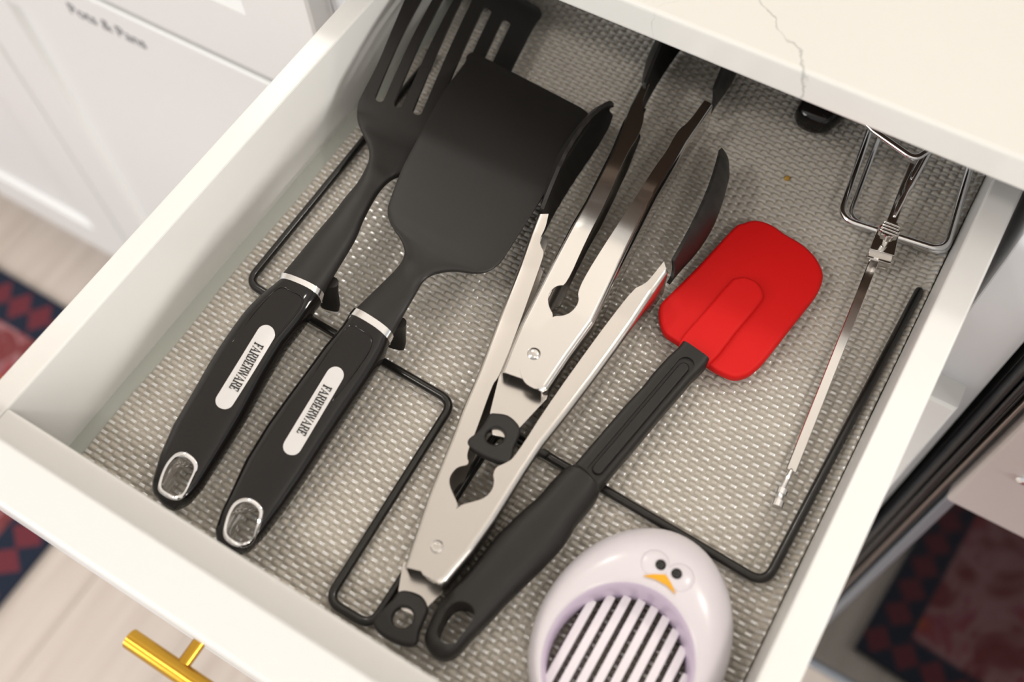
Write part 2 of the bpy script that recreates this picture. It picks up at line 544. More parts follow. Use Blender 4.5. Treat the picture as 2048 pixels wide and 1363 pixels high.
ct = box('countertop', (-2.0, 0.369, CZ - 0.404), (0.103, 1.04, CZ - 0.384), M_QUARTZ, None, 0.0022, 3)
ct['label'] = 'white quartz countertop slab with fine grey veins over the drawer'; ct['category'] = 'countertop'

# ------------------------------------------------------------------ the drawer
XI0, XI1, XO0, XO1 = -0.336, 0.0375, -0.3513, 0.0540
ZT, ZB = CZ - 0.460, CZ - 0.5235
dr = thing('drawer', 'open white kitchen drawer full of black and steel utensils', 'drawer', (-0.149, 0.03, ZB - 0.012))
box('side_panel', (XO0, 0.029, ZB - 0.010), (XI0, 0.535, ZT), M_MELA, dr, 0.0012, 2)
box('side_panel', (XI1, 0.029, ZB - 0.010), (XO1, 0.535, ZT), M_MELA, dr, 0.0012, 2)
box('box_front', (XI0, 0.0292, ZB - 0.010), (XI1, 0.045, ZT), M_MELA, dr, 0.0012, 2)
box('box_back', (XI0, 0.520, ZB - 0.010), (XI1, 0.535, ZT), M_MELA, dr, 0.0012, 2)
box('bottom_panel', (XI0, 0.045, ZB - 0.010), (XI1, 0.520, ZB), M_BASE, dr, label='grey drawer base showing beside the liner')
box('front_panel', (-0.3935, 0.0052, CZ - 0.6035), (0.0895, 0.0290, CZ - 0.426), M_WHITE, dr, 0.0018, 4)
hz = CZ - 0.515
hd = tube('pull_handle', [(-0.2325, -0.0112, hz), (-0.0675, -0.0112, hz)], 0.0052, M_GOLD, dr, n=24, cap_round=False, label='brushed gold bar pull')
for px in (-0.2015, -0.0985):
    tube('post', [(px, -0.0100, hz), (px, 0.0056, hz)], 0.0034, M_GOLD, hd, n=16, cap_round=False)

# ------------------------------------------------------------------ woven liner
def liner():
    PXC, PYC, K, KY = 4.9, 3.35, 6, 8
    x0, y0, nx, ny = -325.5, 46.0, 74, 141
    ix = np.arange(nx * K + 1); iy = np.arange(ny * KY + 1)
    X, Y = np.meshgrid(x0 + ix * PXC / K, y0 + iy * PYC / KY, indexing='ij')
    cx = np.minimum(ix // K, nx - 1); cy = np.minimum(iy // KY, ny - 1)
    u = (ix / K - cx) * 2 - 1; v = (iy / KY - cy) * 2 - 1
    U, Vv = np.meshgrid(u, v, indexing='ij')
    CX, CY = np.meshgrid(cx, cy, indexing='ij')
    odd = (CX + CY) % 2
    jit = rng.normal(0, 0.10, (nx, ny))[CX, CY]
    pil = -2.3 + 2.3 * np.sqrt(np.clip(1 - 0.97 * np.abs(U) ** 2.5, 0, 1)) * np.sqrt(np.clip(1 - 0.97 * np.abs(Vv) ** 2.5, 0, 1)) + jit
    tilt = rng.normal(0, 0.07, (nx, ny))[CX, CY]
    st = -2.3 + np.where(np.abs(Vv) < 0.55, 1.35 - 0.22 * U ** 2 + tilt * Vv, 0.1)
    Z = np.where(odd == 1, pil, st)
    edge = (ix % K == 0)[:, None] | (iy % KY == 0)[None, :]
    Z = np.where(edge & (odd == 1), np.minimum(Z, -2.0), Z)
    # the sheet lies a little uneven and rides up against the right side
    Z = Z + 0.30 * np.sin(X / 23.0 + 0.8 * np.sin(Y / 41.0)) + 0.30 * np.sin(Y / 19.0 + X / 37.0) - 0.4
    Z = Z + np.clip((X - 29.0) / 7.0, 0, 1) ** 2 * 4.0
    X = X + 0.35 * np.sin(Y / 17.0) * 1.0
    X = np.minimum(X, 37.0)
    verts = np.stack([X / 1000, Y / 1000, ZM + Z / 1000], -1).reshape(-1, 3)
    W = ny * KY + 1
    a = (ix[:-1][:, None] * W + iy[:-1][None, :]).reshape(-1)
    quads = np.stack([a, a + W, a + W + 1, a + 1], -1)
    fx = np.repeat(cx[:-1], ny * KY); fy = np.tile(cy[:-1], nx * K)
    sx = np.repeat(np.arange(nx * K) % K, ny * KY)
    sy = np.tile(np.arange(ny * KY) % KY, nx * K)
    mi = (((fx + fy) % 2 == 0) & (sy > 1) & (sy < KY - 2) & (sx > 0) & (sx < K - 1)).astype(np.int32)
    me = bpy.data.meshes.new('drawer_liner')
    me.vertices.add(len(verts)); me.vertices.foreach_set('co', verts.reshape(-1).astype(np.float32))
    me.loops.add(len(quads) * 4); me.loops.foreach_set('vertex_index', quads.reshape(-1).astype(np.int32))
    me.polygons.add(len(quads)); me.polygons.foreach_set('loop_start', (np.arange(len(quads)) * 4).astype(np.int32))
    me.materials.append(M_PILLOW); me.materials.append(M_STRAND)
    me.update(calc_edges=True)
    me.polygons.foreach_set('material_index', mi)
    me.polygons.foreach_set('use_smooth', np.ones(len(quads), bool))
    o = bpy.data.objects.new('drawer_liner', me); COL.objects.link(o)
    o['label'] = 'grey woven vinyl liner covering the drawer bottom'; o['category'] = 'drawer liner'
    return o
liner()

# ------------------------------------------------------------------ black wire rack
def pts(lst): return [V(p) for p in lst]
wpath = [(-313.1,388.6,3),(-311.1,183.5,3),(-163.6,179.4,3),(-159.3,54.6,3),(-132.9,55.2,3),(-133.1,179.4,3),(26.4,173.8,3),(31.6,374.7,3)]
wr = thing('wire_rack', 'black coated wire rack lying flat under the turners and tongs', 'rack', V((-150, 180, 0)))
tube('wire_frame', fillet(pts(wpath), [0, .009, .009, .008, .008, .009, .009, 0], n=8), 0.0025, M_WIRE, wr, n=12)

# ------------------------------------------------------------------ turners
def rails(L, R, n, power=1.0):
    """resample two rails (lists of mm points that share a direction) to n matched pairs"""
    L = [Vector(p) for p in L]; R = [Vector(p) for p in R]
    def samp(P, s):
        d = [0]
        for a, b in zip(P, P[1:]): d.append(d[-1] + (b - a).length)
        t = s * d[-1]
        for i in range(len(P) - 1):
            if t <= d[i + 1] or i == len(P) - 2:
                k = (t - d[i]) / max(d[i + 1] - d[i], 1e-9)
                return P[i].lerp(P[i + 1], k)
    out = []
    for i in range(n):
        s = (i / (n - 1)) ** power
        out.append((samp(L, s), samp(R, s)))
    return out

LETTERS = {
 'F': [[(.1,0),(.3,0),(.3,1),(.1,1)], [(.0,0),(.42,0),(.42,.07),(.0,.07)], [(0,.91),(.72,.91),(.72,1),(0,1)], [(.64,.76),(.70,.76),(.72,1),(.60,.96)], [(.3,.48),(.52,.46),(.52,.54),(.3,.54)], [(.48,.38),(.54,.38),(.54,.63),(.48,.63)]],
 'A': [[(.02,0),(.12,0),(.46,1),(.36,1)], [(.62,0),(.86,0),(.50,1),(.36,1)], [(.18,.32),(.66,.32),(.66,.37),(.2,.37)], [(-.06,0),(.2,0),(.2,.04),(-.06,.04)], [(.54,0),(.96,0),(.96,.04),(.54,.04)]],
 'R': [[(.1,0),(.3,0),(.3,1),(.1,1)], [(0,0),(.4,0),(.4,.04),(0,.04)], [(0,.95),(.45,.95),(.45,1),(0,1)], [(.3,.48),(.48,.48),(.48,.53),(.3,.53)], [(.42,.5),(.62,.5),(.90,0),(.68,0)], [(.45,.95),(.60,.92),(.60,.56),(.45,.50),(.50,.48),(.70,.52),(.80,.64),(.80,.84),(.70,.96),(.50,1)]],
 'B': [[(.1,0),(.3,0),(.3,1),(.1,1)], [(0,0),(.45,0),(.45,.05),(0,.05)], [(0,.95),(.45,.95),(.45,1),(0,1)], [(.3,.49),(.48,.49),(.48,.54),(.3,.54)], [(.45,.95),(.57,.92),(.57,.60),(.45,.54),(.48,.50),(.66,.54),(.76,.66),(.76,.84),(.66,.96),(.48,1)], [(.45,.50),(.62,.47),(.62,.10),(.45,.05),(.48,0),(.70,.03),(.84,.16),(.84,.38),(.70,.51),(.48,.54)]],
 'E': [[(.1,0),(.3,0),(.3,1),(.1,1)], [(0,0),(.74,0),(.74,.05),(0,.05)], [(0,.91),(.72,.91),(.72,1),(0,1)], [(.3,.48),(.52,.46),(.52,.54),(.3,.54)], [(.48,.38),(.54,.38),(.54,.63),(.48,.63)], [(.62,.04),(.74,0),(.76,.26),(.70,.26)], [(.60,.96),(.72,1),(.72,.76),(.66,.76)]],
 'W': [[(.22,0),(.38,0),(.18,1),(-.04,1)], [(.27,0),(.38,0),(.60,1),(.50,1)], [(.70,0),(.86,0),(.66,1),(.44,1)], [(.75,0),(.86,0),(1.12,1),(1.02,1)], [(-.12,.96),(.26,.96),(.26,1),(-.12,1)], [(.96,.96),(1.2,.96),(1.2,1),(.96,1)]],
}
ADV = {'F': .80, 'A': .98, 'R': .92, 'B': .94, 'E': .88, 'W': 1.22}

def wordmark(name, word, a, b, hgt, bvh, lift, parent):
    """serif lettering draped on a surface, reading from a to b (mm); letters stand to the left of that direction"""
    a = Vector(a[:2]); b = Vector(b[:2]); d = b - a; total = sum(ADV[c] for c in word)
    k = d.length / total; d.normalize(); up = Vector((-d.y, d.x))
    verts, faces = [], []
    x = 0
    for c in word:
        for poly in LETTERS[c]:
            base = len(verts)
            px_, py_ = sum(p[0] for p in poly) / len(poly), sum(p[1] for p in poly) / len(poly)
            for p in poly:
                ex = p[0] + math.copysign(0.02, p[0] - px_); ey = p[1] + math.copysign(0.018, p[1] - py_)
                q = a + d * (x + ex) * k + up * (ey - 0.5) * hgt
                verts.append(on_top(bvh, q.x, q.y, lift))
            faces.append(tuple(range(base, base + len(poly))))
        x += ADV[c]
    me = bpy.data.meshes.new(name); me.from_pydata([tuple(v) for v in verts], [], faces)
    bm = bmesh.new(); bm.from_mesh(me); bmesh.ops.triangulate(bm, faces=bm.faces[:])
    for f in bm.faces:
        if f.normal.z < 0: f.normal_flip()
    bm.to_mesh(me); bm.free()
    return link_mesh(name, me, M_INK, parent, False)

def turner(label, HL, HR, tail, rows, fin, plate_ab, plate_r, word_ab, ring_out, slots):
    """HL/HR: left and right outline of the handle from its tip to the ferrule; rows: head, (L, R, thickness)"""
    t = thing('turner', label, 'turner', V(tail))
    # ---- handle
    pr = rails(HL, HR, 34, 1.7)
    rings_ = []
    for i, (l, r) in enumerate(pr):
        s = (i / 33) ** 1.7
        c = (l + r) / 2; hw = (r - l) / 2
        th = 7.6 + 3.6 * math.sin(min(1, s * 1.15) * math.pi * 0.62) - 1.2 * s
        ax = Vector((0, 0, 1))
        th *= math.sqrt(max(0.0, 1 - (1 - min(1, s / 0.030 + 0.12)) ** 2))
        if i == 0: hw = hw * 0.6
        rings_.append(ring(V(c), hw / 1000, ax * th / 1000, 2.5, 32))
    h = loft('handle', rings_, M_GLOSS, t, angle=50)
    ro = [Vector((p[0], p[1])) for p in catmull([(q[0], q[1], 0) for q in ring_out], 5)]
    cen = sum(ro, Vector((0, 0))) / len(ro)
    hmid = HL[1][2]
    def shrink(k): return [cen + (p - cen) * k for p in ro]
    cutter = plate('c', shrink(0.93), [], hmid - 30, hmid + 30, 0.01, M_GLOSS)
    b0 = bvh_of(h)
    tops = [on_top(b0, p.x, p.y).z for p in ro]
    zt_ = [z for z in tops]
    cut(h, [cutter])
    seq = []
    for k, dz, mode in ((0.76, -0.014, 0), (0.76, -0.0005, 0), (0.80, 0.0007, 0), (0.94, 0.0009, 0), (1.0, 0.0001, 0), (0.97, -0.003, 0)):
        seq.append([Vector((p.x / 1000, p.y / 1000, z + dz)) for p, z in zip(shrink(k), zt_)])
    loft('hanging_ring', seq, M_CHROME, h, cap=False, angle=60, label='chrome lined hanging hole')
    # ---- ferrule
    l, r = Vector(HL[-1]), Vector(HR[-1]); L0, R0 = Vector(rows[0][0]), Vector(rows[0][1])
    fr = []
    for s, k in ((-.06, 1.0), (0, 1.05), (1.0, 1.05), (1.06, 0.98)):
        c = (l + r) / 2 * (1 - s) + (L0 + R0) / 2 * s
        hw = ((r - l) / 2 * (1 - s) + (R0 - L0) / 2 * s) * k
        th = (8.6 * (1 - s) + 7.6 * s) * k
        fr.append(ring(V(c), hw / 1000, Vector((0, 0, th / 1000)), 2.5, 32))
    loft('ferrule', fr, M_CHROME, t, angle=50, label='chrome ferrule')
    # ---- head with neck
    ctrl = [(Vector(a), Vector(b), th) for a, b, th in rows]
    n = len(ctrl)
    cl = catmull([a for a, b, th in ctrl], 3, False); cr = catmull([b for a, b, th in ctrl], 3, False)
    ths = []
    for i in range(n - 1):
        for k in range(3): ths.append(ctrl[i][2] * (1 - k / 3) + ctrl[i + 1][2] * k / 3)
    ths.append(ctrl[-1][2])
    rg = []
    for l2, r2, th in zip(cl, cr, ths):
        c = (l2 + r2) / 2; hw = (r2 - l2) / 2
        e = 2.2 if th > 7 else (2.2 + (7 - th) * 0.55)
        rg.append(ring(V(c), hw / 1000, Vector((0, 0, th / 2000)), e, 40))
    hd = loft('head', rg, M_NYLON, t, angle=50, label='matte black nylon head')
    if slots:
        cs = []
        for a, b, rr, hh in slots:
            cs.append(plate('c', capsule(a, b, rr), [], hh - 30, hh + 30, 0.01, M_NYLON))
        cut(hd, cs)
    # ---- rest fin under the neck
    fn = []
    for (x, y, hh), wx, ty in fin:
        fn.append(ring(V((x, y, hh)), Vector((wx / 1000, 0.25 * wx / 1000, 0)), Vector((-0.3 * ty / 1000, ty / 1000, 0)), 2.6, 16))
    loft('rest', fn, M_NYLON, t, angle=50)
    # ---- name plate and wordmark
    bv = bvh_of(h)
    pl = patch('name_plate', capsule(plate_ab[0], plate_ab[1], plate_r), bv, 0.0005, M_PLATE, h, 'silver name plate')
    wordmark('lettering', 'FARBERWARE', word_ab[0], word_ab[1], 4.9, bv, 0.0009, h)
    # moulded thumb contour near the ferrule
    lv = (Vector(HL[-1]) - Vector(HL[-2])).normalized()
    lt, rt = Vector(HL[-1]), Vector(HR[-1])
    cc = (lt + rt) / 2; wv = (rt - lt) / 2
    dn = ((Vector(pr[-8][0]) + Vector(pr[-8][1])) / 2 - cc); dn = dn.normalized() * 24
    con = [cc + wv * -0.62 + dn * 1.9, cc + wv * -0.70 + dn * 1.0, cc + wv * -0.60 + dn * 0.30, cc + wv * 0.0 + dn * 0.22, cc + wv * 0.60 + dn * 0.30, cc + wv * 0.70 + dn * 1.0, cc + wv * 0.62 + dn * 1.9]
    con = catmull(con, 5, False)
    tube('thumb_contour', [on_top(bv, p.x, p.y, -0.0002) for p in con], 0.0006, M_GLOSS, h, n=6)
    return t

# slotted turner (underneath, far left)
hl = [(-258.6,50.0,12),(-267.7,51.9,12),(-271.8,55.9,12),(-277.9,70.1,13),(-282.4,86.8,14),(-284.5,106.5,16),(-287.3,127.8,18),(-288.0,144.6,20),(-288.0,160.8,22),(-286.3,170.5,23),(-281.3,184.9,25)]
hr = [(-254.2,51.2,12),(-249.2,58.3,12),(-248.4,68.0,12),(-250.3,91.9,13),(-252.1,111.6,14),(-255.4,135.4,16),(-257.1,156.2,18),(-255.8,171.0,20),(-256.1,184.1,22),(-254.8,185.3,24),(-254.7,187.4,25)]
L = [(-282.9,188.3,26),(-282.2,201.5,27),(-281.7,221.6,28),(-281.3,236.4,28),(-281.8,249.7,28),(-281.7,261.5,28),(-283.7,273.6,28),(-286.4,281.1,27.5),(-292.9,289.2,27),(-301.9,295.7,27),(-308.5,300.9,27),(-313.2,306.8,28),(-315.1,311.9,31),(-315.4,318.0,34),(-316.6,336.7,40),(-320.3,358.5,46),(-325.8,383.2,50),(-330.8,403.2,52),(-333.8,416.8,53),(-335.2,421.8,53),(-335.7,426.5,52),(-334.0,430.3,51)]
Rr = [(-255.7,191.0,26),(-257.1,204.4,27),(-259.6,227.9,28),(-263.3,241.8,28),(-265.7,253.5,28),(-267.4,263.4,27),(-267.6,272.5,26),(-266.0,280.3,24),(-260.1,288.4,22),(-252.7,296.6,20),(-247.9,306.3,18),(-244.0,314.3,17),(-242.6,321.7,16),(-243.1,332.3,15),(-248.9,361.3,14),(-253.4,386.6,13),(-258.3,413.1,12),(-262.5,436.5,11),(-263.7,448.5,10),(-266.6,452.7,10),(-269.7,454.7,10),(-273.8,455.6,10)]
th = [14,12,10.5,9.5,8.5,7.5,6.5,5.6,4.8,4.2,3.6,3.2,3,2.8,2.6,2.5,2.4,2.3,2.2,1.8,1.4,0.8]
sl = [[(-304.9,320.8,27),(-318.2,403.2,42)], [(-293.7,324.1,24),(-309.0,408.7,34)], [(-282.0,327.3,21),(-301.0,417.2,22)], [(-269.0,329.3,18),(-288.4,420.2,17)], [(-256.7,331.8,16),(-275.8,423.0,14)]]
fin = [(-261.5,199.3,24),(-260.2,196.8,16),(-258.5,194.8,9),(-257.5,193.4,4.5)]
turner('slotted black turner with silver name plate, lying leftmost against the drawer side', hl, hr, hl[0][:2] + (0,),
       [(a, b, c) for a, b, c in zip(L, Rr, th)], [(fin[0], 8.5, 4), (fin[1], 7.5, 3.0), (fin[2], 7, 2.2), (fin[3], 5.5, 1.6)],
       [(-266.7,153.5,28),(-263.1,111.1,28)], 4.75, [(-266.0,146.7,28),(-262.6,117.9,28)],
       [(-258.9,53.3,21),(-264.3,54.6,21),(-267.6,60.9,21),(-269.0,68.1,21),(-267.9,74.6,21),(-264.1,77.8,21),(-257.8,77.9,21),(-253.6,75.2,21),(-251.6,67.1,21),(-250.6,59.5,21),(-252.0,55.8,21),(-254.9,53.8,21)],
       [(s[0], s[1], 2.8, 17) for s in sl])

# solid turner (on top of the slotted one)
hl = [(-215.5,48.1,12),(-222.2,48.7,12),(-226.7,52.8,12),(-230.2,61.3,12),(-232.4,73.2,13),(-236.2,91.2,14),(-237.5,112.0,16),(-237.2,131.6,18),(-236.5,148.7,20),(-236.0,164.5,22),(-234.1,176.7,24),(-233.6,185.6,26)]
hr = [(-211.5,49.2,12),(-206.3,53.3,12),(-204.2,63.6,12),(-203.6,80.7,12),(-203.5,101.8,14),(-204.1,124.5,16),(-204.2,145.0,18),(-204.1,161.5,20),(-204.7,174.8,22),(-205.0,180.2,24),(-205.5,182.2,25),(-206.0,184.1,26)]
L = [(-233.3,190.3,27),(-230.0,204.6,29),(-227.2,216.4,31),(-225.5,224.4,33),(-226.1,230.6,34),(-228.6,234.6,35.5),(-233.6,238.3,36.5),(-240.2,241.6,37),(-246.0,245.4,37),(-250.2,250.2,37),(-253.4,256.8,36.5),(-261.4,281.8,34.5),(-268.0,312.8,32),(-274.1,344.9,30.5),(-276.9,373.5,27.5),(-279.0,379.1,27),(-279.2,382.4,27),(-277.6,385.3,27)]
Rr = [(-206.4,188.3,27),(-207.0,197.9,29),(-207.1,204.6,31),(-207.3,213.8,33),(-207.6,223.0,34),(-203.7,229.4,35.5),(-195.5,235.3,36.5),(-185.7,239.1,37),(-179.6,243.4,37),(-176.2,250.6,37),(-176.0,259.4,36.5),(-177.8,282.6,34.5),(-180.0,313.7,32),(-182.4,345.9,30),(-184.1,370.3,26.5),(-186.7,375.6,26),(-190.4,378.5,26),(-195.1,379.9,26)]
th = [14,12,10.5,9,7.5,6,5,4.2,3.6,3.2,2.9,2.6,2.5,2.4,2.2,1.8,1.4,0.8]
fin = [(-213.0,196.6,25),(-212.2,194.8,16),(-211.4,192.9,9),(-210.4,191.5,4.5)]
turner('solid black turner with silver name plate, its blade lying over the slotted one', hl, hr, hl[0][:2] + (0,),
       [(a, b, c) for a, b, c in zip(L, Rr, th)], [(fin[0], 8.5, 4), (fin[1], 7.5, 3.0), (fin[2], 7, 2.2), (fin[3], 5.5, 1.6)],
       [(-218.3,151.6,28),(-215.7,108.3,28)], 4.75, [(-217.9,144.6,28),(-215.4,115.3,28)],
       [(-213.4,50.7,21),(-219.4,52.6,21),(-224.0,61.1,21),(-225.0,68.6,21),(-221.8,73.6,21),(-216.2,75.6,21),(-210.4,74.4,21),(-207.9,70.6,21),(-205.8,62.1,21),(-206.1,55.9,21),(-208.4,52.4,21)], [])

# ------------------------------------------------------------------ tongs
def interp(P, s):
    for i in range(len(P) - 1):
        if s <= P[i + 1][0] or i == len(P) - 2:
            a, b = P[i], P[i + 1]
            k = min(max((s - a[0]) / max(b[0] - a[0], 1e-6), 0), 1)
            return a[1].lerp(b[1], k)

def chaikin(P, n):
    P = [Vector(p) for p in P]
    for _ in range(n):
        Q = [P[0]]
        for a, b in zip(P, P[1:]): Q += [a.lerp(b, 0.25), a.lerp(b, 0.75)]
        P = Q + [P[-1]]
    return P

def arm(parent, outer, inner, H, r, m=M_STEEL, bot=10.0, name='arm'):
    O = [Vector(p) for p in outer]; I = chaikin(inner, 2)
    a = (O[0] + I[0]) / 2; b = (O[-1] + I[-1]) / 2; ax = Vector((b.x - a.x, b.y - a.y, 0)).normalized()
    f = lambda P: sorted([((p - a).dot(ax), p) for p in P], key=lambda q: q[0])
    FO, FI = f(O), f(I)
    s0 = max(FO[0][0], FI[0][0]); s1 = min(FO[-1][0], FI[-1][0])
    # keep the slanted ends: run each rail over its own range in step
    ss = sorted(set([q[0] for q in FO] + [q[0] for q in FI] + list(np.linspace(s0, s1, 40))))
    ss = [s for s in ss if min(FO[0][0], FI[0][0]) <= s <= max(FO[-1][0], FI[-1][0])]
    rows = []
    for s in ss:
        o = interp(FO, s); i = interp(FI, s)
        h = o.z
        o2 = Vector((o.x, o.y, 0)); i2 = Vector((i.x, i.y, 0))
        n = o2 - i2; wd = n.length
        if wd < 0.05: n = Vector((ax.y, -ax.x, 0)); wd = 0.05
        n.normalize()
        rr = min(r, wd * 0.45)
        row = [V((i2.x, i2.y, h))]
        row.append(V(tuple((i2 * 0.5 + (o2 - n * rr) * 0.5).xy) + (h,)))
        for k in range(8):
            t = math.pi / 2 * k / 7
            p = o2 - n * rr + n * rr * math.sin(t)
            row.append(V((p.x, p.y, h - rr + rr * math.cos(t))))
        for k in range(5):
            t = math.pi / 2 * k / 4
            p = o2 - n * rr + n * rr * math.cos(t)
            row.append(V((p.x, p.y, h - H + rr - rr * math.sin(t))))
        q = o2 - n * min(wd, bot)
        row.append(V((q.x, q.y, h - H)))
        rows.append(row)
    nn = len(rows[0]); vs = [v for r_ in rows for v in r_]; fs = []
    for i in range(len(rows) - 1):
        for j in range(nn - 1):
            fs.append((i * nn + j, i * nn + j + 1, (i + 1) * nn + j + 1, (i + 1) * nn + j))
    o = mk(name, vs, fs, m, parent, True, 40)
    solidify(o, 0.0009, 0)
    crisp_flats(o.data, 0.985)
    return o

def tong_head(parent, base, tip, out, hc0, hc1, hw0, hw1, bow, label=None, teeth=9):
    """scalloped spoon shaped nylon head: base to tip in plan (mm), bulging to the side 'out' (+1 left of travel)"""
    b = Vector((base[0], base[1], 0)); t = Vector((tip[0], tip[1], 0)); d = (t - b); Ln = d.length; d.normalize()
    nrm = Vector((-d.y, d.x, 0)) * out
    rows = []; NS, NC = 40, 12
    for i in range(NS + 1):
        s = i / NS
        hw = hw0 + (hw1 - hw0) * math.sin(min(s / 0.55, 1) * math.pi / 2)
        if s > 0.55: hw = hw1 * math.sqrt(max(1 - ((s - 0.55) / 0.46) ** 2.4, 0.0))
        hw += 0.8 * abs(math.sin(s * math.pi * teeth)) if s > 0.25 and hw > 3 else 0
        hc = hc0 + (hc1 - hc0) * s
        c = b + d * (s * Ln) + nrm * (2.0 * math.sin(s * math.pi) * 2.0)
        dep = bow * math.sin(min(1, s * 1.6 + .15) * math.pi / 2) * min(1, hw / hw1 + 0.15)
        row = []
        for j in range(NC + 1):
            a = -1 + 2 * j / NC
            p = c + nrm * dep * (1 - a * a)
            row.append(V((p.x, p.y, hc + hw * a)))
        rows.append(row)
    n = NC + 1; vs = [v for r_ in rows for v in r_]; fs = []
    for i in range(NS):
        for j in range(NC): fs.append((i * n + j, i * n + j + 1, (i + 1) * n + j + 1, (i + 1) * n + j))
    o = mk('head', vs, fs, M_NYLON, parent, True, 60, label or 'black nylon scalloped head')
    solidify(o, 0.0022, 0)
    return o

def pull_tab(parent, tab, cap, hole_c, hole_r, h):
    plate('tab', tab, [], h - 0.6, h + 0.6, 0.2, M_STEEL, parent)
    oc = [(p.x, p.y) for p in catmull([(q[0], q[1], 0) for q in cap], 4)]
    plate('pull_cap', oc, [disc_pts(hole_c, hole_r)], h - 3.6, h + 3.6, 1.5, M_NYLONR, parent, 'black rubber pull cap with round hole', 60)

# large tongs: arms spread widest, pull cap at the drawer front
ta = thing('tongs', 'larger steel tongs spread wide open around the smaller pair, pull cap toward the drawer front', 'tongs', V((-132, 60, 0)), )
aL = arm(ta,
    [(-128.2,84.4,29),(-138.3,121.2,29),(-145.9,157.4,29),(-148.6,168.0,29),(-153.4,193.6,29),(-160.6,224.4,29),(-168.2,259.6,30),(-173.4,281.9,31.5),(-175.9,294.0,32)],
    [(-119.5,87.0,28.2),(-120.7,98.7,28.2),(-122.4,121.4,28.2),(-122.6,124.0,28.2),(-128.7,128.0,28.2),(-132.3,130.8,28.2),(-134.3,134.0,28.2),(-134.5,137.6,28.2),(-133.6,141.3,28.2),(-129.1,145.2,28.2),(-133.6,148.6,28.2),(-135.8,160.8,28.2),(-142.9,190.2,28.2),(-142.1,193.0,28.2),(-145.0,209.7,28.2),(-152.5,242.4,28.2),(-158.9,269.9,29.5),(-160.3,274.1,30),(-164.1,276.6,30.5),(-166.8,280.2,31),(-167.6,288.4,31.5),(-170.8,297.3,32)], 23, 2.2)
aR = arm(ta,
    [(-108.4,86.2,30),(-107.2,88.8,30),(-104.5,107.6,30),(-103.3,126.8,30),(-103.1,158.4,30),(-102.7,173.5,30),(-100.5,193.9,30),(-98.2,219.3,30),(-96.4,243.8,30),(-95.6,259.6,30),(-94.8,282.0,31),(-94.1,295.9,32)],
    [(-111.6,84.9,30),(-115.7,84.7,30),(-119.1,85.8,30),(-122.5,88.3,30),(-125.6,96.6,30),(-124.6,110.4,30),(-121.9,123.7,30),(-118.0,127.8,30),(-112.9,133.2,30),(-111.7,139.1,30),(-113.4,143.7,30),(-115.8,146.2,30),(-116.6,150.5,30),(-113.7,154.4,30),(-111.0,159.7,30),(-111.2,196.9,30),(-106.4,276.4,30),(-101.3,283.8,30),(-100.2,288.9,30),(-98.8,301.5,32)], 24, 3.5)
tong_head(ta, [(-175.1,297.2,20)][0], [(-178.0,390.0,20)][0], 1, 21.5, 23.5, 13, 20.5, 8)
tong_head(ta, [(-94.7,304.2,20)][0], [(-107.1,392.7,20)][0], -1, 20.5, 21, 12.5, 20, 8)
pull_tab(ta, [(-133.9,88.0,15),(-128.1,75.4,15),(-122.6,68.6,15),(-112.5,68.9,15),(-110.9,76.7,15),(-108.5,86.7,15),(-109.1,95.3,15),(-124.3,98.1,15)],
    [(-126.8,75.0,18),(-122.1,77.7,18),(-115.7,78.4,18),(-110.5,75.2,18),(-108.9,68.9,18),(-107.9,63.4,18),(-106.0,58.7,18),(-108.2,55.5,18),(-116.2,53.2,18),(-125.0,53.2,18),(-129.9,56.5,18),(-129.2,62.4,18),(-127.4,69.8,18)],
    [(-118.4,65.2,18)][0], 5.2, 15)
rv = V([(-119.9,100.4,30.5)][0])
lathe('rivet', [(0.0033, -0.001), (0.0033, 0.0006), (0.0026, 0.0011), (0.0017, 0.0010), (0.0015, -0.0004), (0.0, -0.0006)], rv, M_POLISH, ta)

# smaller tongs: lying between the arms of the larger pair
tb = thing('tongs', 'smaller polished steel tongs lying between the arms of the larger pair', 'tongs', V((-75, 200, 0)))
bL = arm(tb,
    [(-140.7,195.9,36),(-143.7,209.6,36),(-146.4,224.9,36),(-151.8,268.8,35),(-155.3,298.3,34),(-156.6,316.0,33),(-161.7,357.1,32),(-168.3,391.1,31),(-170.3,412.0,31)],
    [(-124.2,198.5,35.2),(-126.0,205.6,35.2),(-130.1,220.4,35.2),(-132.7,233.0,35.2),(-133.8,238.8,35.2),(-137.9,241.5,35.2),(-141.4,245.3,35.2),(-142.9,249.5,35.2),(-142.7,253.7,35.2),(-141.1,256.8,35.2),(-137.5,258.9,35.2),(-142.5,289.5,34),(-146.3,321.9,33),(-152.5,358.1,32),(-152.5,374.1,31.5),(-156.5,389.6,31),(-162.8,396.4,31),(-165.9,413.6,31)], 23, 2.5, M_POLISH)
bR = arm(tb,
    [(-116.5,196.7,37),(-115.1,199.5,37),(-114.6,220.7,37),(-113.2,246.0,37),(-117.6,284.3,36),(-122.6,333.8,34),(-123.1,339.2,34),(-124.3,366.8,33),(-125.5,385.1,32),(-125.2,418.2,31)],
    [(-120.7,195.6,37),(-125.6,195.7,37),(-129.0,197.4,37),(-133.5,201.9,37),(-135.9,207.3,37),(-136.5,215.6,37),(-135.7,230.1,37),(-133.3,237.9,37),(-129.7,239.6,37),(-126.4,243.7,37),(-125.5,249.2,37),(-126.3,253.5,37),(-129.8,258.0,37),(-131.5,276.3,36),(-132.3,329.1,34),(-133.0,359.4,33),(-132.3,369.5,33),(-134.1,388.5,32),(-131.2,398.1,32),(-130.6,418.3,31)], 24, 3.2, M_POLISH)
tong_head(tb, [(-167.8,410.6,20)][0], [(-169.2,498.6,20)][0], 1, 21, 22.5, 13, 20.5, 8)
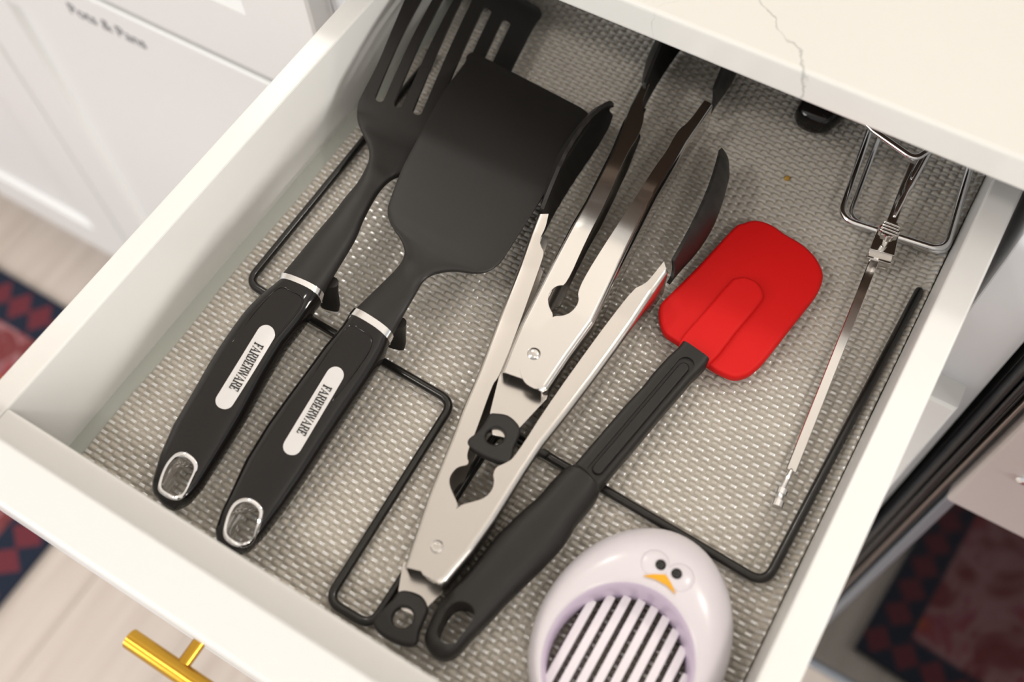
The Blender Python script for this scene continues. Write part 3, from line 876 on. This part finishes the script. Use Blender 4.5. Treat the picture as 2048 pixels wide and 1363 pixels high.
tong_head(tb, [(-129.3,428.3,20)][0], [(-152.8,513.0,20)][0], -1, 20, 20.5, 12.5, 20, 8)
pull_tab(tb, [(-145.1,200.9,27),(-141.9,193.5,27),(-135.8,175.5,27),(-128.1,165.5,27),(-119.6,167.9,27),(-117.7,176.9,27),(-114.1,197.2,27),(-116.5,203.9,27)],
    [(-134.7,173.9,30),(-132.2,176.0,30),(-126.5,178.1,30),(-120.4,177.0,30),(-116.7,174.3,30),(-115.2,168.4,30),(-114.5,163.7,30),(-112.6,159.1,30),(-113.0,155.7,30),(-118.0,153.7,30),(-126.9,152.6,30),(-134.7,153.5,30),(-136.9,156.4,30),(-135.1,161.9,30),(-134.5,167.8,30)],
    [(-126.1,164.9,30)][0], 5.0, 27.5)
rv = V([(-130.8,212.8,37.4)][0])
lathe('rivet', [(0.0036, -0.001), (0.0036, 0.0004), (0.0030, 0.0012), (0.0018, 0.0017), (0.0, 0.0019)], rv, M_POLISH, tb)

# ------------------------------------------------------------------ red spatula
sp = thing('spatula', 'red silicone spatula with ridged black handle', 'spatula', V((-60, 120, 0)))
oc = [(-70.6,366.9,12),(-64.8,369.0,12),(-58.1,369.1,12),(-50.6,367.3,12),(-39.2,365.7,12),(-30.9,362.5,12),(-25.2,358.6,12),(-20.4,353.1,12),(-18.4,346.9,12),(-17.9,339.2,12),(-19.1,329.3,12),(-21.8,311.3,12),(-25.7,285.1,12),(-27.8,277.1,12),(-30.1,271.9,12),(-35.1,267.2,12),(-41.4,266.0,12),(-50.4,266.5,12),(-71.3,270.9,12),(-80.3,272.3,12),(-85.5,276.3,12),(-90.0,282.6,12),(-91.8,288.5,12),(-90.2,296.6,12),(-84.5,322.5,12),(-78.4,355.8,12),(-75.0,361.8,12)]
oc = [(p.x, p.y) for p in catmull([(q[0], q[1], 0) for q in oc], 4)]
hdp = plate('head', oc, [], 5.0, 12.0, 2.2, M_RED, sp, 'red silicone blade', 60)
rib = [(-71.0,269.6,15),(-67.6,294.7,15),(-63.5,319.9,15),(-61.4,323.4,15),(-58.3,326.0,15),(-54.0,326.9,15),(-50.1,326.5,15),(-46.8,324.6,15),(-44.1,321.5,15),(-43.0,315.7,15),(-46.5,292.2,15),(-50.6,266.7,15),(-60.7,268.0,15)]
rib = [(p.x, p.y) for p in catmull([(q[0], q[1], 0) for q in rib], 3)]
plate('centre_rib', rib, [], 8.0, 15.0, 1.6, M_RED, sp, 'raised red rib where the handle enters', 60)
# shaft
nl = [(-69.5,270.5,12),(-70.0,265.9,12),(-72.3,257.7,12),(-74.7,244.9,12),(-76.0,234.0,12),(-78.8,220.2,12),(-85.7,176.9,12),(-86.5,172.0,12)]
nr = [(-51.9,267.7,12),(-51.8,263.8,12),(-53.2,257.4,12),(-54.6,252.3,12),(-55.8,245.0,12),(-58.7,228.6,12),(-67.4,174.5,12),(-68.1,170.0,12)]
rg = []
for i, (l, r) in enumerate(zip(nl, nr)):
    l, r = Vector(l), Vector(r)
    rg.append(ring(V((l + r) / 2), (r - l) / 2000, Vector((0, 0, 0.0058)), 5, 28))
sh = loft('shaft', rg, M_NYLON, sp, angle=50)
gr = [(-61.3,257.4,17.8),(-73.8,178.8,17.8)]
cut(sh, [plate('c', capsule(gr[0], gr[1], 4.6), [], 16.3, 30, 0.01, M_NYLON)])
g2 = [(-61.6,255.5,17.8),(-73.6,180.5,17.8)]
plate('shaft_ridge', capsule(g2[0], g2[1], 3.0), [], 14.5, 17.7, 0.9, M_NYLON, sh, angle=60)
# grip
gl = [(-84.9,176.6,13),(-87.1,174.7,13),(-89.3,170.5,13),(-91.2,162.4,13),(-92.9,151.9,13),(-96.3,140.9,13),(-98.8,131.1,13),(-100.9,121.3,13),(-103.4,98.7,13),(-106.6,85.2,13),(-106.7,73.5,13),(-105.2,64.5,13),(-101.9,59.9,13),(-96.4,57.7,13),(-92.5,57.8,13)]
gr = [(-70.4,173.0,13),(-68.0,171.8,13),(-66.9,168.7,13),(-66.9,162.4,13),(-68.9,150.2,13),(-68.9,144.1,13),(-69.3,137.5,13),(-70.3,131.2,13),(-73.0,119.9,13),(-75.9,109.1,13),(-78.9,97.3,13),(-81.3,85.7,13),(-84.0,74.6,13),(-86.4,63.6,13),(-89.0,59.6,13)]
rg = []
for i, (l, r) in enumerate(zip(gl, gr)):
    l, r = Vector(l), Vector(r)
    s = i / (len(gl) - 1)
    th = 11.0 - 2.5 * max(0, s - 0.55) / 0.45
    if i == 0: th *= 0.8
    if i >= len(gl) - 2: th *= (0.8 if i == len(gl) - 2 else 0.45)
    rg.append((( l + r) / 2, (r - l) / 2, th))
cc = catmull([a for a, b, c in rg], 3, False); ww = catmull([b for a, b, c in rg], 3, False); tt = catmull([(c, 0, 0) for a, b, c in rg], 3, False)
gp = loft('grip', [ring(V(a), b / 1000, Vector((0, 0, t_.x / 1000)), 2.7, 32) for a, b, t_ in zip(cc, ww, tt)], M_NYLON, sp, angle=55, label='contoured black grip with hanging hole')
ho = [(-99.0,84.0,18),(-94.1,86.3,18),(-89.7,85.3,18),(-87.8,81.4,18),(-88.8,69.4,18),(-90.6,65.9,18),(-95.2,64.6,18),(-99.5,67.3,18),(-100.5,71.6,18),(-101.0,78.6,18)]
cut(gp, [plate('c', [(p.x, p.y) for p in catmull([(q[0], q[1], 0) for q in ho], 4)], [], -20, 40, 0.01, M_NYLON)])

# ------------------------------------------------------------------ bird-faced egg slicer
EX, EY = -18.0, 112.0
eg = thing('egg_slicer', 'white egg-shaped slicer with bird face and lavender slatted well', 'egg slicer', V((EX, EY, 0)))
def egg_out(a, k=1.0):
    c, s = math.cos(a), math.sin(a)
    rx, ry = 46.8 * k, (61.0 if s > 0 else 57.0) * k
    return EX + rx * c, EY + ry * s
def egg_in(a, k=1.0):
    return -18.0 + 35.0 * k * math.cos(a), 98.0 + 38.0 * k * math.sin(a)
NA = 72
def blend(t, h):
    r = []
    for i in range(NA):
        a = 2 * math.pi * i / NA
        o = egg_out(a); n = egg_in(a)
        r.append(V((n[0] + (o[0] - n[0]) * t, n[1] + (o[1] - n[1]) * t, h(a, t))))
    return r
def dome(a, t):
    room = 1.0 if math.sin(a) > 0 else 0.0
    top = 25.0 + 5.0 * max(0, math.sin(a)) ** 1.5
    return 8.0 + (top - 8.0) * math.sqrt(max(0, 1 - max(0, (t - 0.10) / 0.90) ** 2.4)) - (1.2 * (1 - t / 0.1) ** 2 if t < 0.1 else 0)
prof = [0.0, 0.03, 0.07, 0.12, 0.2, 0.3, 0.4, 0.5, 0.6, 0.7, 0.8, 0.88, 0.94, 0.98, 1.0]
rings_ = [blend(t, dome) for t in prof]
rings_.append([V((*egg_out(2 * math.pi * i / NA, 0.985), 3.0)) for i in range(NA)])
rings_.append([V((*egg_out(2 * math.pi * i / NA, 0.94), 0.6)) for i in range(NA)])
body = loft('body', rings_, M_EGG, eg, cap=False, angle=60, label='glossy white domed body')
def wall_h(i, f): return 1.0 + (dome(2 * math.pi * i / NA, 0.0) - 0.9) * f
well = [[V((*egg_in(2 * math.pi * i / NA, k), wall_h(i, f))) for i in range(NA)] for k, f in ((1.01, 1.0), (0.985, 0.97), (0.96, 0.80), (0.94, 0.5), (0.93, 0.25), (0.96, 0.1), (1.02, 0.0))]
loft('well', well, M_LAV, eg, cap=False, angle=60, label='lavender inner wall of the well')
for i in range(9):
    x = -18.0 + (i - 4) * 7.0 + 2.5
    dx = min(abs(x - (-18.0)), 33.0) / 33.5
    hl_ = 35.5 * math.sqrt(max(0.02, 1 - dx * dx))
    box('slat', V((x - 2.15, 98.0 - hl_, 5.0)), V((x + 2.15, 98.0 + hl_, 12.5)), M_SLAT, eg, 0.0006, 2)
bv = bvh_of(body)
def bead(name, x, y, r, flat, m, parent, lift=0.0, label=None):
    c = on_top(bv, x, y, lift)
    hit = bv.ray_cast(Vector((x / 1000, y / 1000, ZM + 0.2)), Vector((0, 0, -1)))
    q = Vector((0, 0, 1)).rotation_difference(hit[1])
    rings2 = []
    for k in range(7):
        t = math.pi / 2 * k / 6
        rings2.append([c + q @ Vector((r / 1000 * math.cos(t) * math.cos(2 * math.pi * j / 24), r / 1000 * math.cos(t) * math.sin(2 * math.pi * j / 24), flat / 1000 * math.sin(t) - 0.0004)) for j in range(24)])
    return loft(name, rings2, m, parent, True, False, 70, label)
for ex, px_ in ((-24.6, -21.9), (-11.2, -13.4)):
    e = bead('eye', ex, 147.6, 7.2, 1.5, M_EGG, eg, label='white raised eye')
    hitb = bvh_of(e)
    p = on_top(hitb, px_, 147.8)
    pc = lathe('pupil', [(0.0027, -0.0004), (0.0026, 0.0006), (0.0019, 0.0013), (0.0009, 0.0017), (0.0, 0.0018)], p, M_EYE, e, label='black bead pupil')
bk = [(-26.6,138.8,28),(-23.0,141.8,28),(-17.7,144.6,28),(-13.6,142.3,28),(-9.4,138.8,28),(-15.0,140.3,28),(-20.6,140.3,28)]
patch('beak', [(p[0], p[1]) for p in bk], bv, 0.0011, M_BEAK, eg, 'small yellow beak')

# ------------------------------------------------------------------ chrome frame tool at the back right
cf = thing('chrome_stand', 'chrome wire stand with flat bar and thumb screw at the drawer right back', 'stand', V((0, 430, 0)))
fp = pts([(-38.2,476.6,14),(-27.2,391.0,14),(34.3,399.3,14),(24.5,474.1,14)])
tube('wire_frame', fillet(fp, [0, .010, .010, 0], n=8), 0.0021, M_CHROME, cf, n=14)
fp2 = pts([(-31.5,482.3,5),(-22.9,400.2,5),(36.0,404.2,5),(27.5,475.1,5)])
tube('wire_frame', fillet(fp2, [0, .009, .009, 0], n=8), 0.0018, M_CHROME, cf, n=14)
ba = pts([(12.9,234.8,6),(1.8,372.6,13),(0.2,404.7,16),(-3.5,444.0,20)])
def strip(name, path, wdt, thk, m, parent, label=None):
    rings2 = []
    for i, p in enumerate(path):
        t = (path[min(i + 1, len(path) - 1)] - path[max(i - 1, 0)]).normalized()
        s = t.cross(Vector((0, 0, 1))).normalized(); u_ = s.cross(t)
        rings2.append([p + s * a * wdt / 2 + u_ * b * thk / 2 for a, b in ((-1, -1), (1, -1), (1, .6), (.85, 1), (-.85, 1), (-1, .6))])
    return loft(name, rings2, m, parent, True, False, 30, label)
bar = strip('flat_bar', ba, 0.0054, 0.0022, M_POLISH, cf, 'flat polished bar')
st = pts([(12.9,234.8,6),(13.1,223.0,6)]); tube('stud', st, 0.0015, M_CHROME, cf, n=12)
nt1 = pts([(13.3,223.1,6),(13.5,220.1,6)]); tube('nut', nt1, 0.0030, M_CHROME, cf, n=6, cap_round=False)
st2 = pts([(13.7,220.2,6),(14.1,215.7,6)]); tube('stud', st2, 0.0019, M_CHROME, cf, n=12)
nt2 = pts([(14.1,216.3,6),(14.5,212.8,6)]); tube('nut', nt2, 0.0030, M_CHROME, cf, n=6, cap_round=False)
bl = [(-5.0,392.8,17),(7.2,394.5,17),(10.4,379.0,17),(-3.6,376.4,17)]
plate('clamp_block', [(p[0], p[1]) for p in bl], [], 9.5, 18.5, 0.5, M_POLISH, cf)
fl = [(-3.4,378.9,17),(9.7,380.9,17),(10.7,375.2,17),(-2.8,372.9,17)]
plate('clamp_lip', [(p[0], p[1]) for p in fl], [], 6.0, 15.0, 0.4, M_POLISH, cf)
k0 = V([(2.5,383.1,19)][0]); k1 = V([(1.4,381.9,33)][0])
tube('screw_shaft', [k0, k0.lerp(k1, 0.6)], 0.0021, M_POLISH, cf, n=14)
kn = thing_dir = (k1 - k0).normalized()
def knob(parent):
    q = Vector((0, 0, 1)).rotation_difference(kn)
    rings2 = []
    n = 48
    for r, h in ((0.0015, -0.0030), (0.0050, -0.0028), (0.0055, -0.002), (0.0055, 0.002), (0.0050, 0.0028), (0.0012, 0.003)):
        rg_ = []
        for j in range(n):
            t = 2 * math.pi * j / n
            rr = r * (1 + (0.06 if j % 4 < 2 else -0.04) * (r > 0.003))
            rg_.append(k1 + q @ Vector((rr * math.cos(t), rr * math.sin(t), h)))
        rings2.append(rg_)
    return loft('thumb_screw', rings2, M_POLISH, parent, True, False, 25, 'knurled thumb screw')
knob(cf)
for j in range(4):
    q = Vector((0, 0, 1)).rotation_difference(kn)
    c = k1 + q @ Vector((0, (j - 1.5) * 0.0020, 0.0031))
    tube('knurl_ridge', [c + q @ Vector((-0.0042, 0, 0)), c + q @ Vector((0.0042, 0, 0))], 0.0006, M_POLISH, cf, n=6)
rod = pts([(0.3,406.0,17),(0.0,415.3,20),(-0.0,421.0,22),(-0.2,424.6,24),(-0.3,434.5,26),(-0.0,451.6,28)])
tube('rod', rod, [0.0012, 0.0019, 0.0014, 0.0026, 0.0029, 0.0029], M_CHROME, cf, n=14)
lp = pts([(-54.6,446.6,44),(-31.8,434.8,44),(-4.2,426.7,44),(0.5,437.2,44),(1.1,453.5,44)])
tube('loop_handle', fillet(lp, [0, .01, .006, .01, 0], n=8), 0.0019, M_CHROME, cf, n=14, label='thin chrome wire loop')

# unidentified black gadget under the counter
bo = thing('black_gadget', 'small black rounded gadget mostly hidden under the countertop edge', 'gadget', V((-66, 468, 0)))
rings_ = []
bc = [(-68.9,463.2,10)][0]
for k, (dy, w_, h_) in enumerate(((-14, 2, 3), (-13, 8, 7), (-9, 12, 10), (0, 14, 11.5), (14, 15, 12), (30, 14, 11), (36, 8, 6))):
    rings_.append(ring(V((bc[0] + dy * 0.15, bc[1] + dy, 11)), Vector((w_ / 1000, 0, 0)), Vector((0, 0, h_ * 0.95 / 1000)), 2.6, 24))
loft('body', rings_, M_GLOSS, bo, angle=60)
bsd = [(-73.6,455.1,6),(-65.7,454.0,6)]
for p in bsd:
    lathe('metal_tip', [(0.0024, -0.002), (0.0024, 0.0004), (0.0015, 0.0012), (0.0, 0.0014)], V((p[0], p[1], 4)), M_CHROME, bo, n=14)

# a crumb on the liner
cr = [(-67.2,413.4,0.6)][0]
bm = bmesh.new(); bmesh.ops.create_icosphere(bm, subdivisions=2, radius=0.0019)
for v in bm.verts: v.co *= 0.75 + 0.5 * random.random()
me = bpy.data.meshes.new('crumb'); bm.to_mesh(me); bm.free()
me.transform(Matrix.Translation(V(cr)))
o = link_mesh('crumb', me, M_CRUMB, None)
o['label'] = 'tiny golden crumb on the liner behind the red spatula'; o['category'] = 'crumb'

# ------------------------------------------------------------------ range at the right
rg_ = thing('oven', 'black and stainless built-in oven with dark glass door at far right', 'oven', (0.45, 0.6, 0))
box('body', (0.1035, 0.392, 0.03), (0.86, 1.0, 0.905), M_DARK, rg_, 0.001, 1)
for x0, x1, y0, m_ in ((0.1035, 0.1075, 0.374, M_GASKET), (0.1080, 0.1120, 0.371, M_GASKET), (0.1125, 0.1150, 0.374, M_GASKET)):
    box('gasket', (x0, y0, 0.04), (x1, 0.392, 0.89), m_, rg_, 0.0012, 2)
box('side_trim', (0.1155, 0.370, 0.04), (0.1185, 0.392, 0.89), M_TRIMDARK, rg_, 0.0010, 2, 'brown-grey metal edge strip')
box('gasket', (0.1188, 0.374, 0.04), (0.1225, 0.392, 0.89), M_GASKET, rg_, 0.0008, 2)
box('door_frame', (0.1228, 0.368, 0.04), (0.1310, 0.392, 0.60), M_TRIMBLUE, rg_, 0.0012, 2, 'blue-grey steel door edge')
box('door_glass', (0.1310, 0.370, 0.036), (0.852, 0.392, 0.60), M_GLASS, rg_, 0.0008, 2, 'black glass door')
box('kick_bar', (0.1230, 0.366, 0.018), (0.852, 0.392, 0.034), M_TRIMBLUE, rg_, 0.002, 2)
box('kick_bar', (0.1230, 0.372, 0.0), (0.852, 0.392, 0.016), M_SS, rg_, 0.002, 2)
cp = box('control_panel', (0.1215, 0.362, CZ - 0.716), (0.852, 0.392, 0.905), M_SS, rg_, 0.0035, 3, 'brushed stainless panel')
lathe('screw', [(0.0045, 0.0), (0.0045, -0.0012), (0.003, -0.0024), (0.0, -0.0028)], (0.1475, 0.362, CZ - 0.640), M_CHROME, cp, axis='Y')

# ------------------------------------------------------------------ rugs
def rug(label, loc, rot, sx, sy, bw, dia, group=None):
    t = thing('rug', label, 'rug', loc)
    # field, origin at the back right corner, extending -x and -y
    def quad_strip(name, p, q, r, s, nu, m):
        vs = [p, q, r, s] ; z1 = 0.006
        me = bpy.data.meshes.new(name)
        v = [(a[0], a[1], z1) for a in vs] + [(a[0], a[1], 0.0) for a in vs]
        f = [(0, 1, 2, 3), (7, 6, 5, 4), (0, 4, 5, 1), (1, 5, 6, 2), (2, 6, 7, 3), (3, 7, 4, 0)]
        me.from_pydata(v, [], f)
        uv = me.uv_layers.new(name='UVMap')
        co = [(0, 0), (nu, 0), (nu, 1), (0, 1)]
        for poly in me.polygons:
            for li, vi in zip(poly.loop_indices, poly.vertices):
                uv.data[li].uv = co[vi % 4]
        o = bpy.data.objects.new(name, me); me.materials.append(m); COL.objects.link(o); o.parent = t
        return o
    quad_strip('field', (-sx + bw, -sy + bw), (-bw, -sy + bw), (-bw, -bw), (-sx + bw, -bw), 1, M_FIELD)
    quad_strip('border', (-sx, -bw), (0, -bw), (0, 0), (-sx, 0), sx / dia, M_BORDER)
    quad_strip('border', (-sx, -sy), (0, -sy), (0, -sy + bw), (-sx, -sy + bw), sx / dia, M_BORDER)
    quad_strip('border', (0, -bw), (0, -sy + bw), (-bw, -sy + bw), (-bw, -bw), (sy - 2 * bw) / dia, M_BORDER)
    quad_strip('border', (-sx, -bw), (-sx, -sy + bw), (-sx + bw, -sy + bw), (-sx + bw, -bw), (sy - 2 * bw) / dia, M_BORDER)
    t.rotation_euler = (0, 0, rot)
    return t
rug('red and navy patterned rug lying on the planks left of the drawer', (-0.757, 0.290, 0.0005), 0, 0.95, 1.3, 0.066, 0.040)
rug('dark red patterned rug lying in front of the oven', (0.690, 0.364, 0.0005), math.radians(5), 0.50, 1.2, 0.050, 0.036)
